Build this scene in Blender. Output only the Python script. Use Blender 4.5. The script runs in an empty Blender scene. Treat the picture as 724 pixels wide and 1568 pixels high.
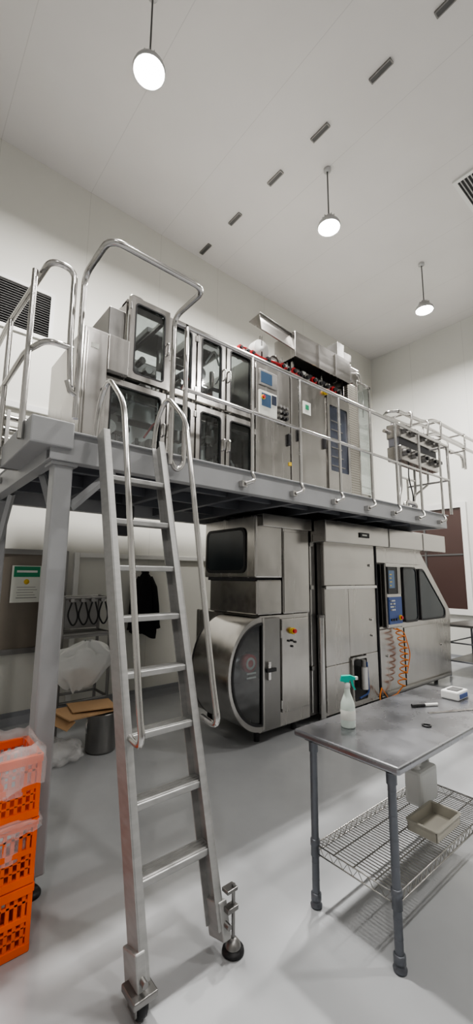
import bpy, bmesh, math, random
from mathutils import Vector, Matrix, noise
random.seed(7)
C=bpy.context.collection
try: bpy.context.scene.view_settings.look='AgX - Medium High Contrast'
except Exception: pass

# ------------------------------------------------------------------ materials
def mat(name,col,rough=.5,metal=0.,noise_amt=0.,nscale=8,stretch=None,bump=0.,emis=None,estr=0.,alpha=None,trans=0.,seam=None,spec=None,rvar=.08,wavy=0.):
    m=bpy.data.materials.new(name);m.use_nodes=True
    nt=m.node_tree;N=nt.nodes;L=nt.links;b=N['Principled BSDF']
    b.inputs['Base Color'].default_value=(*col,1);b.inputs['Roughness'].default_value=rough;b.inputs['Metallic'].default_value=metal
    if spec is not None:b.inputs['Specular IOR Level'].default_value=spec
    if trans:b.inputs['Transmission Weight'].default_value=trans
    if alpha is not None:b.inputs['Alpha'].default_value=alpha
    if emis:
        b.inputs['Emission Color'].default_value=(*emis,1);b.inputs['Emission Strength'].default_value=estr
    tc=N.new('ShaderNodeTexCoord')
    colsock=None
    if noise_amt or bump:
        mp=N.new('ShaderNodeMapping');L.new(tc.outputs['Object'],mp.inputs[0])
        if stretch:mp.inputs['Scale'].default_value=stretch
        nz=N.new('ShaderNodeTexNoise');nz.inputs['Scale'].default_value=nscale;nz.inputs['Detail'].default_value=4
        L.new(mp.outputs[0],nz.inputs['Vector'])
        if noise_amt:
            r=N.new('ShaderNodeMapRange');r.inputs[1].default_value=.3;r.inputs[2].default_value=.7
            r.inputs[3].default_value=1-noise_amt;r.inputs[4].default_value=1+noise_amt
            L.new(nz.outputs['Fac'],r.inputs[0])
            mx=N.new('ShaderNodeVectorMath');mx.operation='SCALE';mx.inputs[0].default_value=col
            L.new(r.outputs[0],mx.inputs['Scale']);colsock=mx.outputs[0]
            r2=N.new('ShaderNodeMapRange');r2.inputs[1].default_value=.3;r2.inputs[2].default_value=.7
            r2.inputs[3].default_value=max(.03,rough-rvar);r2.inputs[4].default_value=rough+rvar
            L.new(nz.outputs['Fac'],r2.inputs[0]);L.new(r2.outputs[0],b.inputs['Roughness'])
        if bump:
            bp=N.new('ShaderNodeBump');bp.inputs['Strength'].default_value=bump;bp.inputs['Distance'].default_value=.01
            L.new(nz.outputs['Fac'],bp.inputs['Height']);L.new(bp.outputs[0],b.inputs['Normal'])
    if wavy:
        n2=N.new('ShaderNodeTexNoise');n2.inputs['Scale'].default_value=2.2;n2.inputs['Detail'].default_value=1.5;L.new(tc.outputs['Object'],n2.inputs['Vector'])
        bp=N.new('ShaderNodeBump');bp.inputs['Strength'].default_value=1;bp.inputs['Distance'].default_value=wavy
        L.new(n2.outputs['Fac'],bp.inputs['Height']);L.new(bp.outputs[0],b.inputs['Normal'])
    if seam:
        ax,per=seam
        sp=N.new('ShaderNodeSeparateXYZ');L.new(tc.outputs['Object'],sp.inputs[0])
        md=N.new('ShaderNodeMath');md.operation='PINGPONG';md.inputs[1].default_value=per/2;L.new(sp.outputs[ax],md.inputs[0])
        lt=N.new('ShaderNodeMath');lt.operation='LESS_THAN';lt.inputs[1].default_value=.004;L.new(md.outputs[0],lt.inputs[0])
        mi=N.new('ShaderNodeMix');mi.data_type='RGBA';L.new(lt.outputs[0],mi.inputs[0])
        if colsock:L.new(colsock,mi.inputs[6])
        else:mi.inputs[6].default_value=(*col,1)
        mi.inputs[7].default_value=(col[0]*.85,col[1]*.85,col[2]*.85,1);colsock=mi.outputs[2]
    if colsock:L.new(colsock,b.inputs['Base Color'])
    return m
def glassmat(name,tint,gloss=.12,rough=.03):
    m=bpy.data.materials.new(name);m.use_nodes=True;nt=m.node_tree;N=nt.nodes;L=nt.links
    N.remove(N['Principled BSDF']);o=N['Material Output']
    t=N.new('ShaderNodeBsdfTransparent');t.inputs[0].default_value=(*tint,1)
    g=N.new('ShaderNodeBsdfGlossy');g.inputs['Roughness'].default_value=rough;g.inputs[0].default_value=(.9,.9,.9,1)
    f=N.new('ShaderNodeLayerWeight');f.inputs['Blend'].default_value=.5
    pw=N.new('ShaderNodeMath');pw.operation='POWER';pw.inputs[1].default_value=4;L.new(f.outputs['Facing'],pw.inputs[0])
    a=N.new('ShaderNodeMath');a.operation='MULTIPLY_ADD';a.inputs[1].default_value=.7;a.inputs[2].default_value=gloss;L.new(pw.outputs[0],a.inputs[0])
    mx=N.new('ShaderNodeMixShader');L.new(a.outputs[0],mx.inputs[0]);L.new(t.outputs[0],mx.inputs[1]);L.new(g.outputs[0],mx.inputs[2]);L.new(mx.outputs[0],o.inputs[0])
    return m
STEEL=mat('brushed_steel',(.45,.437,.42),.24,1,.05,12,(1,1,.06),rvar=.05,wavy=.014)
STEELH=mat('brushed_steel_horizontal',(.45,.437,.42),.22,1,.05,12,(.06,1,1),rvar=.05,wavy=.014)
STEELD=mat('dull_steel',(.28,.275,.268),.36,1,.08,5)
TUBE=mat('polished_tube',(.56,.55,.535),.20,1,.02,10)
ALU=mat('ladder_aluminium',(.44,.44,.435),.55,.65,.10,14,(1,1,3))
PAINT=mat('grey_painted_steel',(.37,.375,.385),.42,0,.05,5)
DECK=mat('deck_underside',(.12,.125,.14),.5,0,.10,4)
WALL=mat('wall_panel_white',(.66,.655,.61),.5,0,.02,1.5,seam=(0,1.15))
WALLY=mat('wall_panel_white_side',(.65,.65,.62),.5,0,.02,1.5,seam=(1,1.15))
WALLU=mat('wall_panel_darkened_unseen',(.40,.40,.39),.6,0,.02,1.5)  # unseen walls, colour darkened to give the steel reflections contrast
CEIL=mat('ceiling_panel',(.65,.635,.625),.6,0,.03,1.2,seam=(0,1.15))
FLOOR=mat('epoxy_floor',(.40,.41,.422),.18,0,.08,1.6)
TRIM=mat('cove_grey',(.28,.29,.31),.5)
WHITE=mat('white_plastic',(.70,.70,.68),.4)
BLACK=mat('black_rubber',(.015,.015,.017),.45)
DARK=mat('dark_interior',(.04,.04,.045),.6,0,.3,9)
RED=mat('red_plastic',(.48,.02,.025),.35)
YEL=mat('yellow_plastic',(.70,.48,.04),.4)
BLUE=mat('blue_panel',(.04,.08,.24),.4)
GREEN=mat('green_sign',(.02,.24,.12),.5)
TEAL=mat('teal_trigger',(.02,.45,.36),.4)
ORANGE=mat('orange_crate_plastic',(.92,.13,.008),.42)
OHOSE=mat('orange_hose',(.75,.22,.03),.35)
GALV=mat('table_leg_grey',(.16,.17,.19),.40,.6,.10,12)
TTOP=mat('table_top_steel',(.34,.345,.365),.28,.95,.07,3.5,rvar=.06)
WIRE=mat('chrome_wire',(.45,.44,.42),.3,1)
CLOTH=mat('black_cloth',(.008,.008,.010),.9)
CARD=mat('cardboard',(.38,.24,.13),.8,0,.08,6)
BAG=mat('translucent_bag',(.80,.80,.80),.25,alpha=.30)
BAGW=mat('white_bag',(.72,.73,.72),.5,0,.04,6)
CREAM=mat('cream_plastic',(.50,.48,.42),.5)
BROWN=mat('shutter_brown',(.21,.185,.155),.4,.3,.05,3)
MAROON=mat('dark_window_panel',(.06,.035,.032),.25)
LABEL=mat('paper_label',(.68,.69,.64),.6)
SCREEN=mat('screen_blue',(.05,.08,.13),.15,emis=(.15,.3,.5),estr=.12)
SLAT=mat('vent_dark',(.09,.09,.09),.6)
DISH=mat('lamp_housing',(.5,.5,.5),.4,.2)
LAMPE=mat('lamp_emitter',(1,1,1),.5,emis=(1,.97,.92),estr=70)
GLASS=glassmat('cabinet_glass',(.66,.71,.72),.15)
GLASSD=glassmat('smoked_glass',(.50,.54,.56),.12)
PLEXI=glassmat('plexiglass',(.88,.90,.90),.10)
BGLASS=mat('dark_tinted_window',(.025,.034,.04),.08,0,.2,2.5)
SMOKY=mat('smoky_blue_panel',(.06,.07,.10),.15,0,.3,5)
INK=mat('printed_ink',(.10,.10,.10),.6)
PERF=mat('perforated_plate',(.55,.53,.48),.4,.8)
nt=PERF.node_tree;ck=nt.nodes.new('ShaderNodeTexVoronoi');ck.inputs['Scale'].default_value=30;ck.inputs['Randomness'].default_value=0
tcn=[n for n in nt.nodes if n.type=='TEX_COORD'][0];nt.links.new(tcn.outputs['Object'],ck.inputs['Vector'])
rr=nt.nodes.new('ShaderNodeValToRGB');rr.color_ramp.elements[0].position=.25;rr.color_ramp.elements[0].color=(.06,.055,.05,1);rr.color_ramp.elements[1].position=.35;rr.color_ramp.elements[1].color=(.50,.48,.43,1)
nt.links.new(ck.outputs['Distance'],rr.inputs[0]);nt.links.new(rr.outputs[0],nt.nodes['Principled BSDF'].inputs['Base Color'])

# ------------------------------------------------------------------ mesh builder
def rrect(a0,a1,b0,b1,r,n=5):
    pts=[]
    for cx,cy,s in ((a1-r,b1-r,0),(a0+r,b1-r,90),(a0+r,b0+r,180),(a1-r,b0+r,270)):
        for i in range(n+1):
            t=math.radians(s+90*i/n);pts.append((cx+r*math.cos(t),cy+r*math.sin(t)))
    return pts
class MB:
    def __init__(s,name,parent=None):
        s.n=name;s.v=[];s.f=[];s.m=[];s.s=[];s.mats=[];s.parent=parent
    def mi(s,m):
        if m not in s.mats:s.mats.append(m)
        return s.mats.index(m)
    def add(s,vs,fs,m,smooth=False):
        o=len(s.v);k=s.mi(m);s.v+=[tuple(v) for v in vs]
        for f in fs:
            s.f.append([i+o for i in f]);s.m.append(k);s.s.append(smooth)
    def box(s,a,b,m,bev=0.,M=None):
        x0,y0,z0=a;x1,y1,z1=b
        bm=bmesh.new();bmesh.ops.create_cube(bm,size=1)
        for v in bm.verts:
            v.co=Vector(((x0+x1)/2+v.co.x*(x1-x0),(y0+y1)/2+v.co.y*(y1-y0),(z0+z1)/2+v.co.z*(z1-z0)))
        if bev:bmesh.ops.bevel(bm,geom=bm.edges[:]+bm.verts[:],offset=bev,segments=2,affect='EDGES',profile=.5)
        if M is not None:bm.transform(M)
        bm.verts.index_update()
        s.add([v.co.copy() for v in bm.verts],[[v.index for v in f.verts] for f in bm.faces],m);bm.free()
    def obox(s,c,size,rot,m,bev=0.):
        from mathutils import Euler
        M=Matrix.Translation(c)@Euler(rot).to_matrix().to_4x4()
        h=[d/2 for d in size];s.box((-h[0],-h[1],-h[2]),(h[0],h[1],h[2]),m,bev,M)
    def tube(s,pts,r,m,fil=0.,n=10,closed=False,cap=True):
        P=[Vector(p) for p in pts]
        if fil and not closed:
            Q=[P[0]]
            for i in range(1,len(P)-1):
                a,b,c=P[i-1],P[i],P[i+1];d=min(fil,(a-b).length*.49,(c-b).length*.49)
                p0=b+(a-b).normalized()*d;p1=b+(c-b).normalized()*d
                for k in range(7):
                    t=k/6;Q.append(p0*(1-t)**2+b*2*t*(1-t)+p1*t*t)
            Q.append(P[-1]);P=Q
        vs=[];fs=[];up=None;K=len(P)
        for i,p in enumerate(P):
            if closed:T=(P[(i+1)%K]-P[i-1])
            else:T=(P[min(i+1,K-1)]-P[max(i-1,0)])
            if T.length<1e-9:T=Vector((0,0,1))
            T.normalize()
            if up is None:
                up=Vector((0,0,1)) if abs(T.z)<.9 else Vector((1,0,0))
            up=(up-T*up.dot(T))
            if up.length<1e-6:up=T.orthogonal()
            up.normalize();B=T.cross(up)
            rad=r[i] if isinstance(r,list) else r
            for k in range(n):
                t=2*math.pi*k/n;vs.append(p+up*math.cos(t)*rad+B*math.sin(t)*rad)
        for i in range(K if closed else K-1):
            j=(i+1)%K
            for k in range(n):
                fs.append([i*n+k,i*n+(k+1)%n,j*n+(k+1)%n,j*n+k])
        s.add(vs,fs,m,n>4)
        if cap and not closed:
            s.add(vs[:n],[list(range(n))],m);s.add(vs[-n:],[list(range(n))],m)
    def cyl(s,a,b,r,m,n=24):s.tube([a,b],r,m,n=n)
    def lathe(s,c,prof,m,n=28,ax='Z'):
        vs=[];fs=[]
        for r,z in prof:
            for k in range(n):
                t=2*math.pi*k/n;x,y=r*math.cos(t),r*math.sin(t)
                if ax=='Z':vs.append((c[0]+x,c[1]+y,c[2]+z))
                elif ax=='Y':vs.append((c[0]+x,c[1]+z,c[2]+y))
                else:vs.append((c[0]+z,c[1]+x,c[2]+y))
        for i in range(len(prof)-1):
            for k in range(n):fs.append([i*n+k,i*n+(k+1)%n,(i+1)*n+(k+1)%n,(i+1)*n+k])
        s.add(vs,fs,m,True)
    def P(s,ax,p,d):
        return (p[0],d,p[1]) if ax=='Y' else ((d,p[0],p[1]) if ax=='X' else (p[0],p[1],d))
    def prism(s,pts,ax,a,b,m,smooth=False):
        n=len(pts);vs=[s.P(ax,p,a) for p in pts]+[s.P(ax,p,b) for p in pts]
        s.add(vs,[[i,(i+1)%n,n+(i+1)%n,n+i] for i in range(n)],m,smooth)
        s.add(vs,[list(range(n)),list(range(n,2*n))],m)
    def ring(s,o,i_,ax,a,b,m):
        n=len(o);vs=[s.P(ax,p,a) for p in o]+[s.P(ax,p,a) for p in i_]+[s.P(ax,p,b) for p in o]+[s.P(ax,p,b) for p in i_]
        fs=[]
        for k in range(n):
            j=(k+1)%n
            fs+=[[k,j,n+j,n+k],[2*n+k,2*n+j,3*n+j,3*n+k],[k,j,2*n+j,2*n+k],[n+k,n+j,3*n+j,3*n+k]]
        s.add(vs,fs,m)
    def surf(s,fn,nu,nv,m,smooth=True):
        vs=[fn(i/nu,j/nv) for i in range(nu+1) for j in range(nv+1)]
        fs=[[i*(nv+1)+j,(i+1)*(nv+1)+j,(i+1)*(nv+1)+j+1,i*(nv+1)+j+1] for i in range(nu) for j in range(nv)]
        s.add(vs,fs,m,smooth)
    def build(s):
        me=bpy.data.meshes.new(s.n);V=[Vector(v) for v in s.v]
        lo=Vector([min(v[i] for v in V) for i in range(3)]);hi=Vector([max(v[i] for v in V) for i in range(3)])
        o=Vector(((lo.x+hi.x)/2,(lo.y+hi.y)/2,lo.z))
        if s.parent:o=Vector(s.parent.location)
        me.from_pydata([v-o for v in V],[],s.f)
        for m in s.mats:me.materials.append(m)
        me.polygons.foreach_set('material_index',s.m);me.polygons.foreach_set('use_smooth',s.s)
        bm=bmesh.new();bm.from_mesh(me);bmesh.ops.recalc_face_normals(bm,faces=bm.faces[:]);bm.to_mesh(me);bm.free()
        ob=bpy.data.objects.new(s.n,me);C.objects.link(ob)
        if s.parent:
            ob.parent=s.parent
        else:ob.location=o
        return ob
def empty(name,loc):
    e=bpy.data.objects.new(name,None);e.location=loc;C.objects.link(e);e.empty_display_size=.2;return e

# ------------------------------------------------------------------ room
RX0,RX1,RY0,RY1,RZ=-3.2,8.9,-3.6,5.35,7.1
def slab(n,a,b,m):
    o=MB(n);o.box(a,b,m);return o.build()
slab('floor',(RX0-.2,RY0-.2,-.1),(RX1+.2,RY1+.2,0),FLOOR)
slab('ceiling',(RX0-.2,RY0-.2,RZ),(RX1+.2,RY1+.2,RZ+.1),CEIL)
slab('wall_back',(RX0-.2,RY1,0),(RX1+.2,RY1+.15,RZ),WALL)
slab('wall_right',(RX1,RY0,0),(RX1+.15,RY1,RZ),WALLY)
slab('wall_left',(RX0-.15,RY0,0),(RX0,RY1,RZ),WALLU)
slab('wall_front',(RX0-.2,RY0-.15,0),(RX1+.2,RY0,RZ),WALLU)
# unseen dark doors, added behind the camera to shape steel reflections
for i,(a,b,h) in enumerate(((-.6,1.6,2.7),(3.2,4.3,2.2),(6.2,8.4,3.0))):
    o=MB('reflection_door_%d'%(i+1));y=RY0+.003
    o.box((a,y,.002),(b,y+.03,h),DARK,.004);o.box(((a+b)/2-.01,y+.03,.002),((a+b)/2+.01,y+.04,h),STEELD)
    o.box((a-.08,y,.002),(a,y+.06,h+.08),STEELD,.004);o.box((b,y,.002),(b+.08,y+.06,h+.08),STEELD,.004);o.box((a,y,h),(b,y+.06,h+.08),STEELD,.004)
    o.tube([((a+b)/2-.08,y+.03,1.0),((a+b)/2-.08,y+.09,1.0),((a+b)/2-.08,y+.09,1.3),((a+b)/2-.08,y+.03,1.3)],.012,TUBE,.03);o.build()
def cove(n,a,b,ax):
    o=MB(n)
    if ax=='X':
        y=a[1];o.prism([(y,0),(y-.06,0),(y-.045,.02),(y-.015,.08),(y-.012,.13),(y,.13)],'X',a[0],b[0],TRIM)
    else:
        x=a[0];o.prism([(x,0),(x-.06,0),(x-.045,.02),(x-.015,.08),(x-.012,.13),(x,.13)],'Y',a[1],b[1],TRIM)
    return o.build()
cove('baseboard_back',(RX0,RY1),(RX1,RY1),'X');cove('baseboard_right',(RX1,RY0),(RX1,RY1-.06),'Y')
o=MB('trim_1');o.box((RX0,RY1-.05,3.62),(2.0,RY1,3.70),WHITE,.005);o.build()
o=MB('trim_2')
o.box((1.80,RY1-.05,.13),(1.86,RY1,1.93),WHITE,.004);o.box((1.86,RY1-.05,1.87),(4.4,RY1,1.93),WHITE,.004);o.build()

for y in (1.14,1.86,2.69,3.47,4.34,5.12):
    o=MB('ceiling_slot_vent');o.box((3.535,y-.12,RZ-.018),(3.585,y+.12,RZ),SLAT,.003);o.ring(rrect(3.525,3.595,y-.13,y+.13,.004,1),rrect(3.537,3.583,y-.118,y+.118,.003,1),'Z',RZ-.020,RZ,STEELD);o.build()
def grille(n,ax,a0,a1,b0,b1,d,sg,count):
    o=MB(n)
    o.ring(rrect(a0,a1,b0,b1,.01,2),rrect(a0+.05,a1-.05,b0+.05,b1-.05,.01,2),ax,d,d-.03*sg,WHITE)
    o.prism(rrect(a0+.04,a1-.04,b0+.04,b1-.04,.01,2),ax,d-.002*sg,d-.006*sg,BLACK)
    for i in range(count):
        t=b0+.06+(b1-b0-.12)*(i+.5)/count
        if ax=='Y':o.obox(((a0+a1)/2,d-.018*sg,t),(a1-a0-.1,.018,.006),(math.radians(35),0,0),STEELD)
        else:o.obox(((a0+a1)/2,t,d-.018*sg),(a1-a0-.1,.014,.010),(math.radians(35),0,0),DISH)
    return o.build()
grille('wall_vent_grille','Y',.45,1.33,4.60,5.28,RY1,1,17)
grille('ceiling_vent_grille','Z',5.48,6.25,1.20,1.92,RZ,1,13)

def lamp(x,y,z=6.22,en=110):
    e=empty('pendant_lamp',(x,y,z));q=.84
    o=MB('rod_and_housing',e)
    o.lathe((x,y,RZ-.05),[(0,.05),(.05,.05),(.05,.02),(.015,0)],DISH)
    o.cyl((x,y,z+.13),(x,y,RZ-.03),.009,SLAT,8)
    o.lathe((x,y,z),[(r*q,h) for r,h in [(0,.17),(.035,.17),(.04,.12),(.10,.11),(.11,.05),(.165,.035),(.18,0),(.178,-.02),(.165,-.02),(.16,-.006)]],DISH)
    for k in range(12):
        t=k*math.pi/6;o.obox((x+.065*math.cos(t),y+.065*math.sin(t),z+.10),(.05,.006,.06),(0,0,t),DISH)
    o.build()
    o=MB('lens',e);o.lathe((x,y,z),[(.16*q,-.008),(.14*q,-.025),(.08*q,-.036),(0,-.04)],LAMPE);o.build()
    ld=bpy.data.lights.new('lamp_light','AREA');ld.shape='DISK';ld.size=.26;ld.energy=en;ld.color=(1,.97,.935)
    lo=bpy.data.objects.new('lamp_light',ld);C.objects.link(lo);lo.parent=e;lo.location=(0,0,-.06)
for x,y,en in ((1.37,2.93,235),(4.01,2.93,235),(6.65,2.93,235),(-1.3,-1.4,55),(1.9,-1.4,55),(5.2,-1.4,110)):lamp(x,y,6.22,en)  # last three: unseen fill lamps, added behind the camera for ambient light

# ------------------------------------------------------------------ mezzanine platform
PX0,PX1,PY0,PY1=.65,5.80,2.45,4.42;ZB,ZT=2.31,2.49
MZ=empty('mezzanine_platform',(3.2,3.4,0))
o=MB('deck_and_posts',MZ)
def chan(o,a,b,m=PAINT):o.box(a,b,m,.004)
chan(o,(PX0,PY0,ZB),(PX1,PY0+.015,ZT));chan(o,(PX0,PY0+.015,ZB),(PX1,PY0+.08,ZB+.012));chan(o,(PX0,PY0-.03,ZT-.012),(PX1,PY0+.08,ZT))
chan(o,(PX0,PY1-.08,ZB),(PX1,PY1,ZT-.02))
for x in (PX0,PX1-.08):chan(o,(x,PY0+.08,ZB),(x+.08,PY1-.08,ZT-.02))
for i in range(1,9):
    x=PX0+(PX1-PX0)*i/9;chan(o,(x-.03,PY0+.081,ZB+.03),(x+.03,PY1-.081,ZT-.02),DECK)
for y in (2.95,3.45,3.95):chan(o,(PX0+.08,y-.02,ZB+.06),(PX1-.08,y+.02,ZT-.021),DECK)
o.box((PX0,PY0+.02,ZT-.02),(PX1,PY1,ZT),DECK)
o.box((PX0-.12,PY0-.035,ZT-.11),(PX0+.12,PY0+.75,ZT+.05),PAINT,.01)
def post(x,y):
    o.box((x-.055,y-.055,.10),(x+.055,y+.055,ZB),PAINT,.012)
    o.box((x-.075,y-.075,ZB-.02),(x+.075,y+.075,ZB),PAINT,.003)
    o.cyl((x,y,.02),(x,y,.11),.022,STEELD,12);o.lathe((x,y,0),[(0,.03),(.04,.03),(.055,.01),(.055,0),(0,0)],BLACK)
post(.745,2.545);post(.745,4.25)
for (a,b) in (((.745,2.60,1.98),(.745,2.95,2.32)),((.81,2.54,2.05),(1.07,2.54,2.32)),((.745,4.18,1.95),(.745,3.85,2.32))):
    o.tube([a,b],.028,PAINT,n=4)
o.box((1.55,3.6,2.02),(1.75,3.75,2.30),DARK,.01)
o.build()

# railing
R=.018
o=MB('tube_railing',MZ)
zt,zm=3.47,2.98;yr=PY0-.05
o.tube([(1.50,yr,zt),(PX1+.05,yr,zt)],R,TUBE)
o.tube([(1.50,yr,zm),(PX1+.05,yr,zm)],R*.8,TUBE)
for x in (2.17,2.76,3.35,3.92,4.45,5.02,5.60):
    o.tube([(x,yr,zt),(x,yr,2.47),(x,yr-.035,2.40),(x-.07,yr-.0,2.37)],R*.85,TUBE,.03)
    o.box((x-.10,yr,2.345),(x-.05,PY0-.001,2.395),TUBE,.003)
o.tube([(PX1+.05,yr,zt),(PX1+.05,yr,2.5)],R,TUBE);o.tube([(PX1+.05,yr,zt),(PX1+.05,2.64,zt)],R,TUBE);o.tube([(PX1+.05,yr,zm),(PX1+.05,3.0,zm)],R*.8,TUBE)
o.tube([(PX1+.05,3.0,3.1),(PX1+.05,3.0,2.5)],R,TUBE)
o.tube([(1.41,yr,2.40),(1.41,yr,3.50),(1.41,2.02,3.50),(.76,2.02,3.50),(.76,yr,3.50),(.76,yr,2.56)],R*1.1,TUBE,.09)
o.tube([(1.52,yr,zt),(1.52,yr,2.42),(1.46,yr,2.36),(1.41,yr,2.45)],R,TUBE,.05)
o.tube([(1.41,yr,3.47),(1.52,yr,zt)],R,TUBE)
o.tube([(.72,yr,2.75),(.70,yr,3.02),(.70,yr,3.50),(.56,yr,3.50),(.51,3.3,3.50),(.51,4.38,3.50)],R*1.05,TUBE,.10)
o.tube([(.76,yr,2.70),(.72,yr,2.72),(.70,yr,2.78)],R,TUBE)
o.tube([(.72,yr,2.99),(.57,yr,2.99),(.51,2.62,2.99),(.51,4.38,2.99)],R,TUBE,.07)
for y in (2.55,3.2,3.8,4.36):
    o.tube([(.51,y,3.50),(.51,y,2.42)],R,TUBE)
    if y>3.1:o.box((.51,y-.03,2.38),(.645,y+.03,2.44),TUBE,.004)
o.build()

# ------------------------------------------------------------------ ladder
o=MB('access_ladder')
Y0,Y1,ZL=1.64,2.36,2.50
def ly(z):return Y0+(Y1-Y0)*z/ZL
ang=math.atan2(Y1-Y0,ZL)
for X,sx in ((.905,1),(1.31,-1)):
    Ln=math.hypot(Y1-Y0,ZL);M=Matrix.Translation((X,Y0,0))@Matrix.Rotation(-ang,4,'X')
    o.box((-.004,-.05,.10),(.004,.05,Ln),ALU,.001,M)
    for yy in (-.05,.044):o.box((min(0,sx*.036),yy,.10),(max(0,sx*.036),yy+.006,Ln),ALU,.001,M)
    o.box((-.022,-.058,.06),(.022,.058,.20),ALU,.006,M);o.cyl((X,Y0-.05,.13),(X,Y0+.09,.13),.012,STEELD,10)
for i in range(8):
    z=.40+.26*i;y=ly(z)
    o.box((.91,y-.045,z-.028),(1.305,y+.045,z),ALU,.004)
    for k in range(4):o.box((.93,y-.036+k*.021,z),(1.29,y-.027+k*.021,z+.003),ALU)
x=.905;o.box((x-.05,Y0-.06,.075),(x+.05,Y0+.05,.10),STEELD,.004)
for d in (-.028,.028):o.box((x+d-.004,Y0-.035,.03),(x+d+.004,Y0+.025,.08),STEELD)
o.lathe((x-.02,Y0-.005,.042),[(0,0),(.035,0),(.042,.006),(.042,.034),(.035,.04),(0,.04)],BLACK,ax='X')
x=1.31;o.cyl((x+.045,Y0-.02,.02),(x+.045,Y0-.02,.27),.008,STEELD,10)
o.box((x,Y0-.04,.17),(x+.06,Y0+.0,.19),STEELD,.003);o.box((x,Y0-.035,.245),(x+.06,Y0+.01,.26),STEELD,.003)
o.lathe((x+.045,Y0-.02,0),[(0,.035),(.018,.035),(.028,.022),(.048,.016),(.050,.004),(.045,0),(0,0)],BLACK)
o.lathe((x+.045,Y0-.02,.036),[(.035,-.012),(.032,.0),(.015,.02),(0,.022)],STEELD)
for X in (.93,1.345):
    o.tube([(X,ly(.9)-.02,.92),(X,ly(.9)-.17,.90),(X,ly(1.05)-.165,1.06),(X,2.11,2.62),(X,2.35,2.86),(X,2.49,2.72),(X,2.52,2.50)],.016,TUBE,.10,n=12)
o.build()

# ------------------------------------------------------------------ filling machine
ME=empty('filling_machine',(4.2,3.7,0))
o=MB('lower_reel_cabinet',ME)
o.box((2.90,3.15,1.63),(3.30,4.05,2.29),STEEL,.02);o.box((3.305,3.15,1.25),(3.74,4.3,2.29),STEEL,.012)
o.box((2.93,3.16,1.25),(3.30,3.98,1.615),STEELH,.02)
o.box((2.92,3.2,1.60),(3.3,4.0,1.64),DARK)
o.box((3.31,3.14,1.27),(3.72,3.152,2.14),STEEL,.004)
o.box((2.96,3.10,2.17),(3.74,3.2,2.305),STEELH,.006)
o.ring(rrect(3.30,4.00,1.68,2.17,.08),rrect(3.33,3.97,1.71,2.14,.07),'X',2.885,2.90,BLACK)
o.prism(rrect(3.325,3.975,1.705,2.145,.07),'X',2.889,2.899,BGLASS)
o.box((2.97,3.17,.12),(3.74,4.3,1.245),STEEL,.012)
o.box((3.27,3.145,.26),(3.71,3.172,1.20),STEEL,.01)
o.box((2.975,3.13,.14),(3.23,3.172,1.22),STEELD,.008)
o.box((3.03,3.10,.62),(3.07,3.14,.80),TUBE,.006);o.box((3.0,3.085,.70),(3.13,3.115,.735),BLACK,.004)
for z in (.35,1.05):o.cyl((3.25,3.135,z-.04),(3.25,3.135,z+.04),.014,TUBE,10)
o.cyl((3.42,3.11,1.07),(3.42,3.146,1.07),.034,YEL,18);o.cyl((3.42,3.085,1.07),(3.42,3.112,1.07),.022,RED,18)
for dx,dz in ((-.05,-.10),(0,-.10),(.05,-.12),(0,-.16)):o.cyl((3.42+dx,3.13,1.07+dz),(3.42+dx,3.146,1.07+dz),.012,BLACK,10)
cx,cz=2.95,.70;HX=.80
def dpts(R,n=28):
    return [(cx+HX*R*math.cos(math.radians(90+180*i/n)),cz+R*math.sin(math.radians(90+180*i/n))) for i in range(n+1)]
Ro=.535
out=dpts(Ro);inn=dpts(Ro-.025);n=len(out)
vs=[(p[0],3.13,p[1]) for p in out]+[(p[0],3.72,p[1]) for p in out];o.add(vs,[[i,i+1,n+i+1,n+i] for i in range(n-1)],STEELH,True)
vs=[(p[0],3.13,p[1]) for p in inn]+[(p[0],3.72,p[1]) for p in inn];o.add(vs,[[i,i+1,n+i+1,n+i] for i in range(n-1)],DARK,True)
def dring(R0,R1,y0,y1,m):
    a=dpts(R0);b=dpts(R1);nn=len(a)
    vs=[(p[0],y0,p[1]) for p in a]+[(p[0],y0,p[1]) for p in b]+[(p[0],y1,p[1]) for p in a]+[(p[0],y1,p[1]) for p in b]
    fs=[]
    for k in range(nn-1):
        fs+=[[k,k+1,nn+k+1,nn+k],[2*nn+k,2*nn+k+1,3*nn+k+1,3*nn+k],[k,k+1,2*nn+k+1,2*nn+k],[nn+k,nn+k+1,3*nn+k+1,3*nn+k]]
    o.add(vs,fs,m)
dring(.54,.475,3.11,3.13,STEEL);dring(.49,.465,3.10,3.112,BLACK)
o.box((cx,3.105,cz-.53),(cx+.03,3.16,cz+.53),STEEL,.004);o.box((cx-.014,3.10,cz-.475),(cx+.004,3.112,cz+.475),BLACK)
o.add([(p[0],3.118,p[1]) for p in dpts(.48)],[list(range(n))],GLASSD)
o.prism(dpts(Ro),'Y',3.70,3.73,DARK)
o.lathe((2.80,3.22,.72),[(.0,.06),(.13,.06),(.13,.30)],STEELD,ax='Y')
o.lathe((2.83,3.15,.80),[(0,.0),(.085,0),(.085,.07),(0,.07)],RED,ax='Y')
o.lathe((2.83,3.146,.80),[(.035,.0),(.058,0),(.058,.004)],LABEL,ax='Y')
for z in (.70,.66):o.box((2.78,3.145,z),(2.90,3.15,z+.015),LABEL)
for x in (3.05,3.6):
    for y in (3.3,4.1):o.cyl((x,y,0),(x,y,.13),.03,BLACK,12)
o.box((3.745,3.24,.10),(3.95,4.3,2.29),STEELD,.006)
o.cyl((3.90,3.13,.09),(3.90,3.13,1.18),.038,TUBE,16);o.cyl((3.90,3.13,1.18),(3.90,3.13,1.21),.044,STEELD,16);o.cyl((3.90,3.13,.04),(3.90,3.13,.09),.05,STEELD,16)
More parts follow.
